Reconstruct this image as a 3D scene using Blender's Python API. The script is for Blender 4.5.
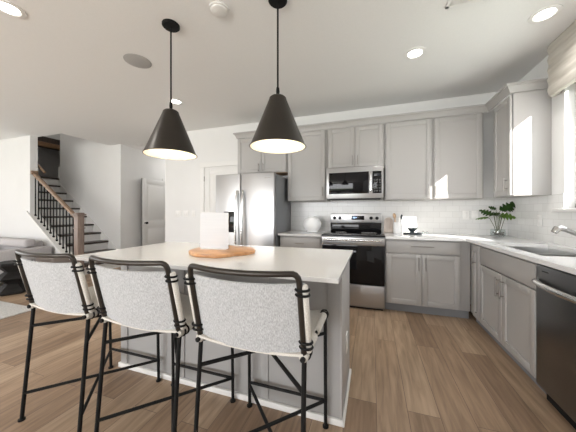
import bpy, bmesh, math, random
from mathutils import Vector, Matrix

for _o in list(bpy.data.objects):
    bpy.data.objects.remove(_o)
S = bpy.context.scene
COL = S.collection
R = math.radians
PI = math.pi
random.seed(7)

# ------------------------------------------------------------------ camera
FPX, HORIZON, YAW = 249.4, 212.5, 18.62
cam_data = bpy.data.cameras.new('camera')
cam = bpy.data.objects.new('camera', cam_data)
COL.objects.link(cam)
cam.location = (-1.628, -3.866, 1.203)
cam.rotation_euler = (R(90), 0, R(YAW))
cam_data.sensor_fit = 'HORIZONTAL'
cam_data.sensor_width = 36.0
cam_data.lens = FPX * 36.0 / 576.0
cam_data.shift_y = (HORIZON - 216.0) / 576.0
cam_data.clip_start = 0.02
S.camera = cam

# ------------------------------------------------------------------ view
S.view_settings.view_transform = 'Standard'
S.view_settings.look = 'None'
S.view_settings.gamma = 1.0
S.view_settings.use_curve_mapping = False
S.view_settings.exposure = 0.06

# ------------------------------------------------------------------ world
W = bpy.data.worlds.new('world')
S.world = W
W.use_nodes = True
_bg = W.node_tree.nodes['Background']
_bg.inputs['Color'].default_value = (0.86, 0.93, 1.0, 1)
_bg.inputs['Strength'].default_value = 1.9

# ------------------------------------------------------------------ sun, window light and fill lamps
def lamp(name, kind, loc, energy, color=(1, 1, 1), direction=None, **kw):
    d = bpy.data.lights.new(name, kind)
    d.energy = energy
    d.color = color
    for k, v in kw.items():
        setattr(d, k, v)
    o = bpy.data.objects.new(name, d)
    COL.objects.link(o)
    o.location = loc
    if direction:
        o.rotation_euler = Vector(direction).to_track_quat('-Z', 'Y').to_euler()
    return o

lamp('sun', 'SUN', (6, -8, 6), 26.0, (1.0, 0.97, 0.92), (-0.92, 1.0, -0.735), angle=R(0.6))
# sink window daylight, plus fill lamps added at the unseen rear and living windows
lamp('rear_window_daylight', 'AREA', (-4.6, -7.9, 1.6), 265, (0.99, 0.99, 1.0), (0, 1, 0.22),
     shape='RECTANGLE', size=5.6, size_y=1.6)
lamp('living_window_daylight', 'AREA', (-10.85, -4.6, 1.5), 78, (0.99, 0.99, 1.0), (1, 0, 0.25),
     shape='RECTANGLE', size=4.0, size_y=1.9)
lamp('sink_window_daylight', 'AREA', (0.16, -1.62, 1.72), 16, (0.95, 0.98, 1.0), (-1, 0, -0.1),
     shape='RECTANGLE', size=1.2, size_y=0.95)


# ------------------------------------------------------------------ materials
def mat(name, color, rough=0.5, metal=0.0, **kw):
    m = bpy.data.materials.new(name)
    m.use_nodes = True
    b = m.node_tree.nodes['Principled BSDF']
    b.inputs['Base Color'].default_value = (*color, 1)
    b.inputs['Roughness'].default_value = rough
    b.inputs['Metallic'].default_value = metal
    for k, v in kw.items():
        k = k.replace('_', ' ')
        b.inputs[k].default_value = v
    return m


def nodes(m):
    return m.node_tree.nodes, m.node_tree.links, m.node_tree.nodes['Principled BSDF']


def noisy(m, c1, c2, scale=(1, 1, 1), nscale=8, bump=0.0, detail=4, dist=0.02):
    N, L, b = nodes(m)
    tc = N.new('ShaderNodeTexCoord')
    mp = N.new('ShaderNodeMapping')
    mp.inputs['Scale'].default_value = scale
    nz = N.new('ShaderNodeTexNoise')
    nz.inputs['Scale'].default_value = nscale
    nz.inputs['Detail'].default_value = detail
    cr = N.new('ShaderNodeValToRGB')
    cr.color_ramp.elements[0].position = 0.3
    cr.color_ramp.elements[1].position = 0.7
    cr.color_ramp.elements[0].color = (*c1, 1)
    cr.color_ramp.elements[1].color = (*c2, 1)
    L.new(tc.outputs['Object'], mp.inputs['Vector'])
    L.new(mp.outputs[0], nz.inputs['Vector'])
    L.new(nz.outputs['Fac'], cr.inputs[0])
    L.new(cr.outputs[0], b.inputs['Base Color'])
    if bump:
        bp = N.new('ShaderNodeBump')
        bp.inputs['Strength'].default_value = bump
        bp.inputs['Distance'].default_value = dist
        L.new(nz.outputs['Fac'], bp.inputs['Height'])
        L.new(bp.outputs[0], b.inputs['Normal'])
    return m


M = {}
M['wall'] = noisy(mat('wall_paint', (.7, .7, .68), .9), (.73, .725, .715), (.75, .745, .735), nscale=3, bump=.02)
M['ceiling'] = noisy(mat('ceiling_paint', (.7, .7, .7), .95), (.80, .795, .785), (.82, .815, .805), nscale=90, bump=.05, dist=.004)
M['trim'] = mat('trim_white', (.76, .75, .73), .45)
M['door_white'] = mat('door_white', (.70, .69, .67), .45)
M['cab'] = mat('cabinet_grey', (.385, .371, .357), .42)
M['island'] = mat('island_grey', (.34, .333, .325), .5)
M['cab_in'] = mat('cabinet_underside_wood', (.45, .27, .14), .6)
M['kick'] = mat('toe_kick_grey', (.22, .22, .23), .6)
M['nickel'] = mat('brushed_nickel', (.30, .285, .265), .35, 1.0)
M['chrome'] = mat('chrome', (.55, .545, .535), .2, 1.0)
M['black'] = mat('black_metal', (.010, .010, .010), .55, .0, Specular_IOR_Level=.15)
M['bronze'] = noisy(mat('dark_bronze', (.05, .043, .036), .34, .55), (.034, .029, .024), (.046, .039, .033), nscale=4)
M['shade_in'] = mat('shade_inner_cream', (.85, .80, .68), .7)
M['blackglass'] = mat('black_glass', (.006, .006, .007), .05, 0.0, Specular_IOR_Level=.3)
M['ceramic'] = mat('white_ceramic', (.86, .86, .86), .35)
M['white'] = mat('white_plastic', (.80, .79, .77), .4)
M['greyplastic'] = mat('speaker_grille_grey', (.42, .41, .40), .8)
M['dark_tread'] = noisy(mat('dark_stained_tread', (.05, .035, .028), .4), (.035, .026, .022), (.07, .05, .04), scale=(1, 6, 1), nscale=5)
M['leather'] = mat('taupe_fabric', (.22, .19, .17), .9)
M['slate'] = mat('slate_dark', (.03, .04, .045), .5)
M['soil'] = noisy(mat('pebbles', (.1, .09, .08), .7), (.05, .04, .035), (.35, .33, .3), nscale=60, bump=.6)
M['paper'] = noisy(mat('paper', (.8, .8, .8), .8), (.66, .66, .67), (.70, .70, .71), scale=(.2, .2, 6), nscale=9)


def brushed(name, c, rough, scale):
    m = mat(name, c, rough, 1.0)
    N, L, b = nodes(m)
    tc = N.new('ShaderNodeTexCoord')
    mp = N.new('ShaderNodeMapping')
    mp.inputs['Scale'].default_value = scale
    nz = N.new('ShaderNodeTexNoise')
    nz.inputs['Scale'].default_value = 6
    nz.inputs['Detail'].default_value = 3
    mr = N.new('ShaderNodeMapRange')
    mr.inputs['To Min'].default_value = rough - .05
    mr.inputs['To Max'].default_value = rough + .07
    L.new(tc.outputs['Object'], mp.inputs['Vector'])
    L.new(mp.outputs[0], nz.inputs['Vector'])
    L.new(nz.outputs['Fac'], mr.inputs['Value'])
    L.new(mr.outputs[0], b.inputs['Roughness'])
    return m


M['steel'] = brushed('stainless_steel', (.47, .47, .475), .33, (1, 1, 40))
M['bright_steel'] = mat('bright_handle_steel', (.74, .74, .73), .22, 1.0)
M['sink_steel'] = mat('sink_steel', (.62, .62, .61), .3, 1.0)
M['steel_side'] = mat('appliance_side_grey', (.27, .275, .285), .45, .5)
M['steel_dark'] = brushed('dark_stainless_steel', (.20, .20, .205), .30, (1, 1, 40))


def planks():
    m = mat('oak_plank_floor', (.4, .3, .2), .42)
    N, L, b = nodes(m)
    tc = N.new('ShaderNodeTexCoord')
    mp = N.new('ShaderNodeMapping')
    mp.inputs['Rotation'].default_value = (0, 0, R(90))
    br = N.new('ShaderNodeTexBrick')
    br.offset = .37
    br.offset_frequency = 2
    br.inputs['Color1'].default_value = (0, 0, 0, 1)
    br.inputs['Color2'].default_value = (1, 1, 1, 1)
    br.inputs['Mortar'].default_value = (.5, .5, .5, 1)
    br.inputs['Scale'].default_value = 1
    br.inputs['Mortar Size'].default_value = .0016
    br.inputs['Mortar Smooth'].default_value = .1
    br.inputs['Brick Width'].default_value = 1.35
    br.inputs['Row Height'].default_value = .178
    cr = N.new('ShaderNodeValToRGB')
    e = cr.color_ramp.elements
    e[0].position = 0; e[0].color = (.255, .172, .112, 1)
    e[1].position = 1; e[1].color = (.42, .31, .215, 1)
    k = e.new(.5); k.color = (.335, .235, .158, 1)
    # grain
    mp2 = N.new('ShaderNodeMapping')
    mp2.inputs['Scale'].default_value = (14, 1.1, 1)
    add = N.new('ShaderNodeVectorMath'); add.operation = 'ADD'
    sc = N.new('ShaderNodeVectorMath'); sc.operation = 'SCALE'
    sc.inputs['Scale'].default_value = 9
    nz = N.new('ShaderNodeTexNoise')
    nz.inputs['Scale'].default_value = 2.4
    nz.inputs['Detail'].default_value = 7
    nz.inputs['Distortion'].default_value = .6
    gr = N.new('ShaderNodeValToRGB')
    gr.color_ramp.elements[0].position = .3
    gr.color_ramp.elements[0].color = (.58, .54, .50, 1)
    gr.color_ramp.elements[1].position = .68
    gr.color_ramp.elements[1].color = (1.12, 1.1, 1.08, 1)
    mx = N.new('ShaderNodeMixRGB'); mx.blend_type = 'MULTIPLY'; mx.inputs[0].default_value = .85
    mm = N.new('ShaderNodeMixRGB'); mm.blend_type = 'MIX'
    mm.inputs['Color2'].default_value = (.12, .08, .055, 1)
    L.new(tc.outputs['Object'], mp.inputs['Vector'])
    L.new(mp.outputs[0], br.inputs['Vector'])
    L.new(br.outputs['Color'], cr.inputs[0])
    L.new(br.outputs['Color'], sc.inputs[0])
    L.new(tc.outputs['Object'], mp2.inputs['Vector'])
    L.new(mp2.outputs[0], add.inputs[0])
    L.new(sc.outputs[0], add.inputs[1])
    L.new(add.outputs[0], nz.inputs['Vector'])
    L.new(nz.outputs['Fac'], gr.inputs[0])
    L.new(cr.outputs[0], mx.inputs['Color1'])
    L.new(gr.outputs[0], mx.inputs['Color2'])
    L.new(br.outputs['Fac'], mm.inputs['Fac'])
    L.new(mx.outputs[0], mm.inputs['Color1'])
    L.new(mm.outputs[0], b.inputs['Base Color'])
    bp = N.new('ShaderNodeBump')
    bp.inputs['Strength'].default_value = .25
    bp.inputs['Distance'].default_value = .002
    bp.invert = True
    L.new(br.outputs['Fac'], bp.inputs['Height'])
    L.new(bp.outputs[0], b.inputs['Normal'])
    return m


M['floor'] = planks()


def tiles(axis):
    m = mat('white_subway_tile', (.72, .715, .70), .22)
    N, L, b = nodes(m)
    tc = N.new('ShaderNodeTexCoord')
    sp = N.new('ShaderNodeSeparateXYZ')
    cb = N.new('ShaderNodeCombineXYZ')
    L.new(tc.outputs['Object'], sp.inputs[0])
    L.new(sp.outputs[axis], cb.inputs[0])
    L.new(sp.outputs[2], cb.inputs[1])
    br = N.new('ShaderNodeTexBrick')
    br.offset = .5
    br.inputs['Color1'].default_value = (.73, .725, .71, 1)
    br.inputs['Color2'].default_value = (.69, .685, .67, 1)
    br.inputs['Mortar'].default_value = (.60, .59, .575, 1)
    br.inputs['Scale'].default_value = 1
    br.inputs['Mortar Size'].default_value = .0022
    br.inputs['Mortar Smooth'].default_value = .2
    br.inputs['Brick Width'].default_value = .152
    br.inputs['Row Height'].default_value = .076
    L.new(cb.outputs[0], br.inputs['Vector'])
    L.new(br.outputs['Color'], b.inputs['Base Color'])
    bp = N.new('ShaderNodeBump')
    bp.inputs['Strength'].default_value = .3
    bp.inputs['Distance'].default_value = .002
    bp.invert = True
    L.new(br.outputs['Fac'], bp.inputs['Height'])
    L.new(bp.outputs[0], b.inputs['Normal'])
    return m


M['tile_x'] = tiles(0)
M['tile_y'] = tiles(1)
M['quartz'] = noisy(mat('white_quartz', (.75, .74, .72), .13), (.70, .69, .68), (.755, .75, .74), nscale=160, detail=2)
M['rug'] = noisy(mat('white_rug', (.6, .6, .58), .95), (.50, .50, .49), (.68, .67, .66), nscale=60, bump=.4)
M['sofa'] = noisy(mat('sofa_fabric', (.35, .33, .33), .95), (.44, .42, .42), (.52, .495, .495), nscale=120, bump=.2)
M['accordion'] = noisy(mat('dark_carved_wood', (.03, .028, .027), .6, 0.0, Specular_IOR_Level=.2), (.009, .0085, .008), (.022, .020, .019), scale=(1, 1, 8), nscale=6)
M['stool_fabric'] = noisy(mat('grey_tweed_canvas', (.5, .5, .49), .95), (.32, .325, .33), (.54, .545, .55), scale=(1.6, 1.6, .7), nscale=150, bump=.25, detail=6, dist=.003)
M['seat_fabric'] = noisy(mat('cream_canvas', (.6, .57, .52), .95), (.52, .49, .44), (.66, .63, .58), scale=(3, 3, 3), nscale=60, bump=.25, dist=.003)
M['shade_cloth'] = noisy(mat('linen_shade', (.5, .46, .4), .95), (.40, .37, .325), (.50, .47, .42), scale=(1, .6, 5), nscale=7, bump=.25, dist=.01)


def wood(name, c1, c2, sc, rough=.45):
    return noisy(mat(name, c1, rough), c1, c2, scale=sc, nscale=4, detail=8)


M['rail_wood'] = wood('rail_oak', (.19, .115, .07), (.29, .19, .12), (2, 8, 8))
M['newel_wood'] = wood('newel_oak', (.19, .14, .115), (.29, .22, .18), (9, 9, 1.2))
M['beam_wood'] = wood('beam_oak', (.16, .085, .04), (.24, .14, .075), (1, 6, 6))
M['board_wood'] = wood('live_edge_board', (.42, .19, .07), (.64, .36, .17), (2, 9, 3), .35)
M['cutting_wood'] = wood('taupe_board', (.42, .35, .30), (.55, .47, .41), (9, 9, 1.2))
M['spoon_wood'] = wood('spoon_wood', (.50, .32, .18), (.62, .43, .28), (5, 5, 1))
M['leaf'] = noisy(mat('leaf_green', (.05, .12, .02), .35), (.018, .06, .012), (.06, .13, .025), nscale=12)
M['leaf_light'] = noisy(mat('leaf_bright_green', (.15, .3, .05), .35), (.10, .22, .03), (.22, .38, .07), nscale=12)
M['stem'] = mat('leaf_stalk', (.07, .08, .03), .5)


def glass(name, tint=(1, 1, 1), rough=0.0):
    """thin pane glass: lets the daylight straight through with a faint reflection"""
    m = bpy.data.materials.new(name)
    m.use_nodes = True
    N, L = m.node_tree.nodes, m.node_tree.links
    N.remove(N['Principled BSDF'])
    out = N['Material Output']
    t = N.new('ShaderNodeBsdfTransparent')
    t.inputs[0].default_value = (*tint, 1)
    g = N.new('ShaderNodeBsdfGlossy')
    g.inputs['Roughness'].default_value = rough
    lw = N.new('ShaderNodeLayerWeight')
    lw.inputs['Blend'].default_value = .5
    pw = N.new('ShaderNodeMath'); pw.operation = 'POWER'; pw.inputs[1].default_value = 4
    L.new(lw.outputs['Facing'], pw.inputs[0])
    fr = N.new('ShaderNodeMath'); fr.operation = 'MULTIPLY_ADD'
    fr.inputs[1].default_value = .45
    fr.inputs[2].default_value = .04
    L.new(pw.outputs[0], fr.inputs[0])
    mx = N.new('ShaderNodeMixShader')
    L.new(fr.outputs[0], mx.inputs[0])
    L.new(t.outputs[0], mx.inputs[1])
    L.new(g.outputs[0], mx.inputs[2])
    L.new(mx.outputs[0], out.inputs[0])
    return m


M['pane'] = glass('window_glass')
M['vessel'] = glass('vessel_glass', (.93, .95, .95), .02)


def emit(name, c, s):
    m = mat(name, (.8, .8, .8), .5)
    b = m.node_tree.nodes['Principled BSDF']
    b.inputs['Emission Color'].default_value = (*c, 1)
    b.inputs['Emission Strength'].default_value = s
    return m


M['lens'] = emit('lit_lens', (1, .97, .92), 9)
M['bulb'] = emit('lit_bulb', (1, .86, .62), 16)
M['display'] = emit('range_display', (.15, .45, .9), 1.0)
M['siding'] = mat('neighbour_siding', (.62, .62, .60), .8)
M['roofing'] = mat('neighbour_roofing', (.12, .11, .11), .9)
M['lawn'] = noisy(mat('lawn', (.1, .16, .06), .95), (.08, .13, .05), (.16, .22, .09), nscale=4)


# ------------------------------------------------------------------ mesh helpers
class MB:
    """collects shapes into ONE mesh"""

    def __init__(self):
        self.bm = bmesh.new()

    def _merge(self, other, mtx=None):
        me = bpy.data.meshes.new('tmp')
        other.to_mesh(me)
        other.free()
        if mtx is not None:
            me.transform(mtx)
        self.bm.from_mesh(me)
        bpy.data.meshes.remove(me)
        return self

    def box(self, x0, x1, y0, y1, z0, z1, bev=0.0, seg=2, mtx=None):
        x0, x1 = min(x0, x1), max(x0, x1)
        y0, y1 = min(y0, y1), max(y0, y1)
        z0, z1 = min(z0, z1), max(z0, z1)
        b = bmesh.new()
        bmesh.ops.create_cube(b, size=1)
        for v in b.verts:
            v.co = Vector(((v.co.x + .5) * (x1 - x0) + x0, (v.co.y + .5) * (y1 - y0) + y0, (v.co.z + .5) * (z1 - z0) + z0))
        if bev > 0:
            bev = min(bev, .45 * min(x1 - x0, y1 - y0, z1 - z0))
            bmesh.ops.bevel(b, geom=list(b.edges), offset=bev, segments=seg, profile=.5, affect='EDGES')
        return self._merge(b, mtx)

    def tube(self, pts, r, n=10, cap=True, closed=False):
        """round bar swept through pts; r a number or a list"""
        pts = [Vector(p) for p in pts]
        rs = r if isinstance(r, (list, tuple)) else [r] * len(pts)
        b = bmesh.new()
        rings = []
        up = None
        for i, p in enumerate(pts):
            if closed:
                t = (pts[(i + 1) % len(pts)] - pts[i - 1]).normalized()
            elif i == 0:
                t = (pts[1] - pts[0]).normalized()
            elif i == len(pts) - 1:
                t = (pts[-1] - pts[-2]).normalized()
            else:
                t = ((pts[i + 1] - p).normalized() + (p - pts[i - 1]).normalized())
                t = t.normalized() if t.length > 1e-6 else (pts[i + 1] - p).normalized()
            if up is None:
                up = Vector((0, 0, 1)) if abs(t.z) < .9 else Vector((1, 0, 0))
            a = t.cross(up)
            a = a.normalized() if a.length > 1e-5 else t.orthogonal().normalized()
            c = a.cross(t).normalized()
            up = c
            rings.append([b.verts.new(p + (a * math.cos(2 * PI * k / n) + c * math.sin(2 * PI * k / n)) * rs[i]) for k in range(n)])
        m = len(rings)
        for i in range(m if closed else m - 1):
            A, B = rings[i], rings[(i + 1) % m]
            for k in range(n):
                b.faces.new((A[k], A[(k + 1) % n], B[(k + 1) % n], B[k]))
        if cap and not closed:
            b.faces.new(rings[0])
            b.faces.new(list(reversed(rings[-1])))
        bmesh.ops.recalc_face_normals(b, faces=b.faces)
        return self._merge(b)

    def cyl(self, p0, p1, r, n=24, bev=0):
        return self.tube([p0, p1], r, n)

    def lathe(self, prof, loc=(0, 0, 0), n=40, close=False, mtx=None):
        """revolve (r, z) points about the z axis through loc"""
        b = bmesh.new()
        rings = []
        for r, z in prof:
            if r < 1e-5:
                rings.append([b.verts.new((0, 0, z))])
            else:
                rings.append([b.verts.new((r * math.cos(2 * PI * k / n), r * math.sin(2 * PI * k / n), z)) for k in range(n)])
        pairs = list(zip(rings[:-1], rings[1:]))
        if close:
            pairs.append((rings[-1], rings[0]))
        for A, B in pairs:
            for k in range(n):
                k2 = (k + 1) % n
                if len(A) == 1 and len(B) == 1:
                    continue
                if len(A) == 1:
                    b.faces.new((A[0], B[k], B[k2]))
                elif len(B) == 1:
                    b.faces.new((A[k], B[0], A[k2]))
                else:
                    b.faces.new((A[k], A[k2], B[k2], B[k]))
        bmesh.ops.recalc_face_normals(b, faces=b.faces)
        return self._merge(b, (Matrix.Translation(loc) @ mtx) if mtx is not None else Matrix.Translation(loc))

    def prism(self, poly, a0, a1, axis='y', bev=0):
        """extrude a 2-D polygon; axis 'y': poly is (x, z); 'x': (y, z); 'z': (x, y)"""
        b = bmesh.new()

        def P(u, v, w):
            return {'y': (u, w, v), 'x': (w, u, v), 'z': (u, v, w)}[axis]
        lo = [b.verts.new(P(u, v, a0)) for u, v in poly]
        hi = [b.verts.new(P(u, v, a1)) for u, v in poly]
        b.faces.new(lo)
        b.faces.new(hi)
        n = len(poly)
        for i in range(n):
            b.faces.new((lo[i], lo[(i + 1) % n], hi[(i + 1) % n], hi[i]))
        bmesh.ops.recalc_face_normals(b, faces=b.faces)
        if bev:
            bmesh.ops.bevel(b, geom=list(b.edges), offset=bev, segments=2, profile=.5, affect='EDGES')
        return self._merge(b)

    def grid(self, fn, nu, nv, thick):
        """a sheet with real thickness; fn(u, v) -> (point, normal)"""
        b = bmesh.new()
        F, K = [], []
        for i in range(nu + 1):
            rf, rk = [], []
            for j in range(nv + 1):
                p, nr = fn(i / nu, j / nv)
                p, nr = Vector(p), Vector(nr).normalized()
                rf.append(b.verts.new(p + nr * thick / 2))
                rk.append(b.verts.new(p - nr * thick / 2))
            F.append(rf); K.append(rk)
        for i in range(nu):
            for j in range(nv):
                b.faces.new((F[i][j], F[i + 1][j], F[i + 1][j + 1], F[i][j + 1]))
                b.faces.new((K[i][j], K[i][j + 1], K[i + 1][j + 1], K[i + 1][j]))
        for i in range(nu):
            b.faces.new((F[i][0], K[i][0], K[i + 1][0], F[i + 1][0]))
            b.faces.new((F[i][nv], F[i + 1][nv], K[i + 1][nv], K[i][nv]))
        for j in range(nv):
            b.faces.new((F[0][j], F[0][j + 1], K[0][j + 1], K[0][j]))
            b.faces.new((F[nu][j], K[nu][j], K[nu][j + 1], F[nu][j + 1]))
        bmesh.ops.recalc_face_normals(b, faces=b.faces)
        return self._merge(b)


def put(name, mb, material, parent=None, world=False, smooth=True, label=None, loc=None):
    me = bpy.data.meshes.new(name)
    bm = mb.bm
    if world and parent is not None:
        p = parent
        off = Vector((0, 0, 0))
        while p is not None:
            off += p.location
            p = p.parent
        bmesh.ops.translate(bm, verts=bm.verts, vec=-off)
    if loc is not None:
        bmesh.ops.translate(bm, verts=bm.verts, vec=-Vector(loc))
    bm.to_mesh(me)
    bm.free()
    me.materials.append(material)
    if smooth:
        me.polygons.foreach_set('use_smooth', [True] * len(me.polygons))
        me.set_sharp_from_angle(angle=R(32))
    o = bpy.data.objects.new(name, me)
    COL.objects.link(o)
    if parent is not None:
        o.parent = parent
    if loc is not None:
        o.location = loc
    if label:
        o['label'] = label
    return o


def tag(o, label, cat, group=None):
    o['label'] = label
    o['category'] = cat
    if group:
        o['group'] = group
    return o


def thing(name, label, cat, loc=(0, 0, 0), rz=0.0, group=None):
    o = bpy.data.objects.new(name, None)
    o.empty_display_size = .1
    COL.objects.link(o)
    o.location = loc
    o.rotation_euler = (0, 0, rz)
    return tag(o, label, cat, group)


def struct(name, mb, material, smooth=False):
    o = put(name, mb, material, smooth=smooth)
    o['kind'] = 'structure'
    return o


def dup(root, loc, label=None, rz=None):
    r = root.copy()
    COL.objects.link(r)
    r.location = loc
    if rz is not None:
        r.rotation_euler = (0, 0, rz)
    if label:
        r['label'] = label
    for ch in list(root.children):
        c = ch.copy()
        COL.objects.link(c)
        c.parent = r
        for g in list(ch.children):
            d = g.copy()
            COL.objects.link(d)
            d.parent = c
    return r


# ------------------------------------------------------------------ the setting
H = 2.74
SW = -7.35          # where the stairwell opening starts
struct('floor', MB().box(-11, .0, -8, 3.2, -.12, 0), M['floor'])
# ceiling with the stairwell opening left out
struct('ceiling', MB().box(-11.0, 0, -8.0, -.68, H, H + .3).box(SW, 0, -.68, .25, H, H + .3)
       .box(-6.99, 0, .25, 3.2, H, H + .3), M['ceiling'])
# sink window opening on the right wall
WY0, WY1, WZ0, WZ1 = -2.25, -.970, 1.236, 2.42
struct('wall_right', MB().box(0, .16, WY1, .16, 0, H).box(0, .16, -8, WY0, 0, H)
       .box(0, .16, WY0, WY1, 0, WZ0).box(0, .16, WY0, WY1, WZ1, H), M['wall'])
struct('wall_back', MB().box(-5.47, 0, 0, .16, 0, H), M['wall'])
struct('wall_hall_right', MB().box(-5.47, -5.35, .16, 3.2, 0, H), M['wall'])
struct('wall_hall_left', MB().box(-7.11, -6.99, .25, 3.2, 0, H), M['wall'])
struct('wall_hall_end', MB().box(-7.0, -5.35, 3.2, 3.32, 0, H), M['wall'])
# stair wall goes on up past the ceiling
struct('wall_stair', MB().box(-9.07, -7.11, .25, .37, 0, 5.2), M['wall'])
struct('wall_landing', MB().box(-10.6, -9.07, 1.30, 1.42, 0, 5.2).box(-9.19, -9.07, .37, 1.42, 0, 5.2)
       .box(-10.72, -10.6, -.68, 1.42, 0, 5.2), M['wall'])
struct('wall_upper', MB().box(-10.6, SW, -.80, -.68, H + .3, 5.2).box(SW, SW + .12, -.68, .25, H + .3, 5.2), M['wall'])
struct('ceiling_upper', MB().box(-10.72, SW + .12, -.8, 1.42, 5.2, 5.3), M['ceiling'])
# wall in front of the stair, cut along the stair's slope
struct('wall_left', MB().prism([(-11, 0), (-6.80, 0), (-6.80, .225), (-8.08, 1.165), (-8.08, H), (-11, H)], -.80, -.68, 'y'), M['wall'])
struct('wall_far_left', MB().box(-11.16, -11, -8, -6.6, 0, H).box(-11.16, -11, -2.6, -.68, 0, H)
       .box(-11.16, -11, -6.6, -2.6, 0, .5).box(-11.16, -11, -6.6, -2.6, 2.5, H), M['wall'])
struct('wall_rear', MB().box(-11.16, -7.6, -8.16, -8, 0, H).box(-1.7, .16, -8.16, -8, 0, H)
       .box(-7.6, -1.7, -8.16, -8, 0, .35).box(-7.6, -1.7, -8.16, -8, 2.45, H), M['wall'])
# white cap board on the stair's cut wall
o = struct('trim_1', MB().prism([(-8.15, 1.19), (-8.15, 1.235), (-6.80, .245), (-6.80, .20)], -.83, -.66, 'y'), M['trim'])
# baseboards
struct('baseboard_back', MB().box(-5.47, -4.63, -.014, 0, 0, .13, .004), M['trim'])
struct('baseboard_hall', MB().box(-6.99, -6.976, .25, 3.2, 0, .13, .004), M['trim'])
struct('baseboard_left', MB().box(-11, -6.80, -.814, -.80, 0, .13, .004), M['trim'])

# backsplash tile
struct('trim_2', MB().box(-2.87, -.009, -.008, 0, .91, 1.40), M['tile_x'])
struct('trim_3', MB().box(-.008, 0, WY1, -.0, .91, 1.372).box(-.008, 0, -3.0, WY1, .91, WZ0 - .03), M['tile_y'])

# sink window: frame, sashes, sill
win = struct('window_1', MB().box(.07, .13, WY0, WY0 + .05, WZ0, WZ1, .004).box(.07, .13, WY1 - .05, WY1, WZ0, WZ1, .004)
             .box(.07, .13, WY0, WY1, WZ1 - .05, WZ1, .004).box(.07, .13, WY0, WY1, WZ0, WZ0 + .05, .004), M['trim'])
put('sash', MB().box(.085, .115, -1.64, -1.58, WZ0 + .05, WZ1 - .05, .004), M['trim'], win)
put('pane', MB().box(.098, .102, WY0 + .05, WY1 - .05, WZ0 + .05, WZ1 - .05), M['pane'], win)
put('sill', MB().box(-.045, .07, WY0 - .05, WY1 + .10, WZ0 - .028, WZ0, .006), M['trim'], win)
rw = MB()
for x in (-7.57, -6.13, -4.65, -3.17, -1.73):
    rw.box(x - .035, x + .035, -8.12, -8.04, .35, 2.45)
rw.box(-7.6, -1.7, -8.12, -8.04, .35, .42).box(-7.6, -1.7, -8.12, -8.04, 2.38, 2.45).box(-7.6, -1.7, -8.11, -8.05, 1.37, 1.42)
w2 = struct('window_2', rw, M['trim'])
put('pane', MB().box(-7.6, -1.7, -8.082, -8.078, .38, 2.42), M['pane'], w2)
rw = MB()
for y in (-6.57, -5.27, -3.93, -2.63):
    rw.box(-11.12, -11.04, y - .035, y + .035, .5, 2.5)
rw.box(-11.12, -11.04, -6.6, -2.6, .5, .57).box(-11.12, -11.04, -6.6, -2.6, 2.43, 2.5)
w3 = struct('window_3', rw, M['trim'])
put('pane', MB().box(-11.082, -11.078, -6.6, -2.6, .52, 2.48), M['pane'], w3)

# outside the sink window: lawn and an added, unseen block that narrows the sunlight
struct('ground', MB().box(-30, 40, -40, 30, -.5, -.14), M['lawn'])
nh = thing('neighbour_house', 'pale house wall standing outside beyond the sink window', 'house', (4.6, -9.0, -.14))
put('wall', MB().prism([(3.0, -4.60), (8.6, -11.4), (8.6, -16), (3.0, -16)], -.14, 5.6, 'z'), M['siding'], nh, world=True)
put('roof', MB().prism([(2.95, -4.7), (8.6, -11.6), (8.8, -16.2), (2.95, -16.2)], 5.6, 5.9, 'z'), M['roofing'], nh, world=True)


# ------------------------------------------------------------------ doors
def panel_door(w, h, t=.035):
    """moulded two-panel slab, x 0..w, front at y=0 looking -y"""
    m = MB()
    m.box(0, w, .008, t, 0, h)
    s = .115
    m.box(0, s, 0, t, 0, h, .003).box(w - s, w, 0, t, 0, h, .003)
    m.box(s, w - s, 0, t, h - s, h, .003).box(s, w - s, 0, t, 0, .24, .003).box(s, w - s, 0, t, .82, .98, .003)
    for z0, z1 in ((.24, .82), (.98, h - s)):
        m.box(s + .045, w - s - .045, .001, t, z0 + .045, z1 - .045, .006)
    return m


# pantry door behind the refrigerator
dr = struct('door_1', MB().box(-4.64, -4.555, -.018, .0, 0, 2.034, .004).box(-3.73, -3.645, -.018, 0, 0, 2.034, .004)
            .box(-4.64, -3.645, -.018, 0, 2.035, 2.12, .004), M['trim'])
db = panel_door(.81, 2.02)
bmesh.ops.translate(db.bm, verts=db.bm.verts, vec=(-4.548, -.012, .01))
sl = put('door_slab', db, M['door_white'], dr)
for z in (.25, 1.05, 1.82):
    put('hinge', MB().box(-4.556, -4.544, -.021, -.010, z - .045, z + .045, .002), M['nickel'], dr)
# hall door, standing open along the hall wall
dh = struct('door_2', MB().box(-6.989, -6.972, 1.42, 1.50, 0, 2.034, .004).box(-6.989, -6.972, 2.32, 2.40, 0, 2.034, .004)
            .box(-6.989, -6.972, 1.42, 2.40, 2.035, 2.12, .004), M['trim'])
db = panel_door(.80, 2.02)
db.bm.transform(Matrix.Translation((-6.86, .70, .01)) @ Matrix.Rotation(R(90), 4, 'Z'))
sl = put('door_slab', db, M['door_white'], dh)
kb = MB()
kb.tube([(-6.86, .77, .95), (-6.80, .77, .95)], .014).lathe([(0, -.03), (.022, -.026), (.03, -.008), (.028, .01), (.012, .02), (0, .02)], (-6.79, .77, .95), 20, mtx=Matrix.Rotation(R(90), 4, 'Y'))
put('door_knob', kb, M['black'], dh)


# ------------------------------------------------------------------ cabinets
def orient(face):
    """local u (right seen from the front), v = depth into the cabinet, w = up -> world"""
    if face == 'S':       # front looks -Y : u=+X, depth=+Y
        return lambda u, d, z: (u, d, z)
    if face == 'W':       # front looks -X : seen from the front, right is -Y... u grows towards -Y
        return lambda u, d, z: (d, -u, z)


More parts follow.
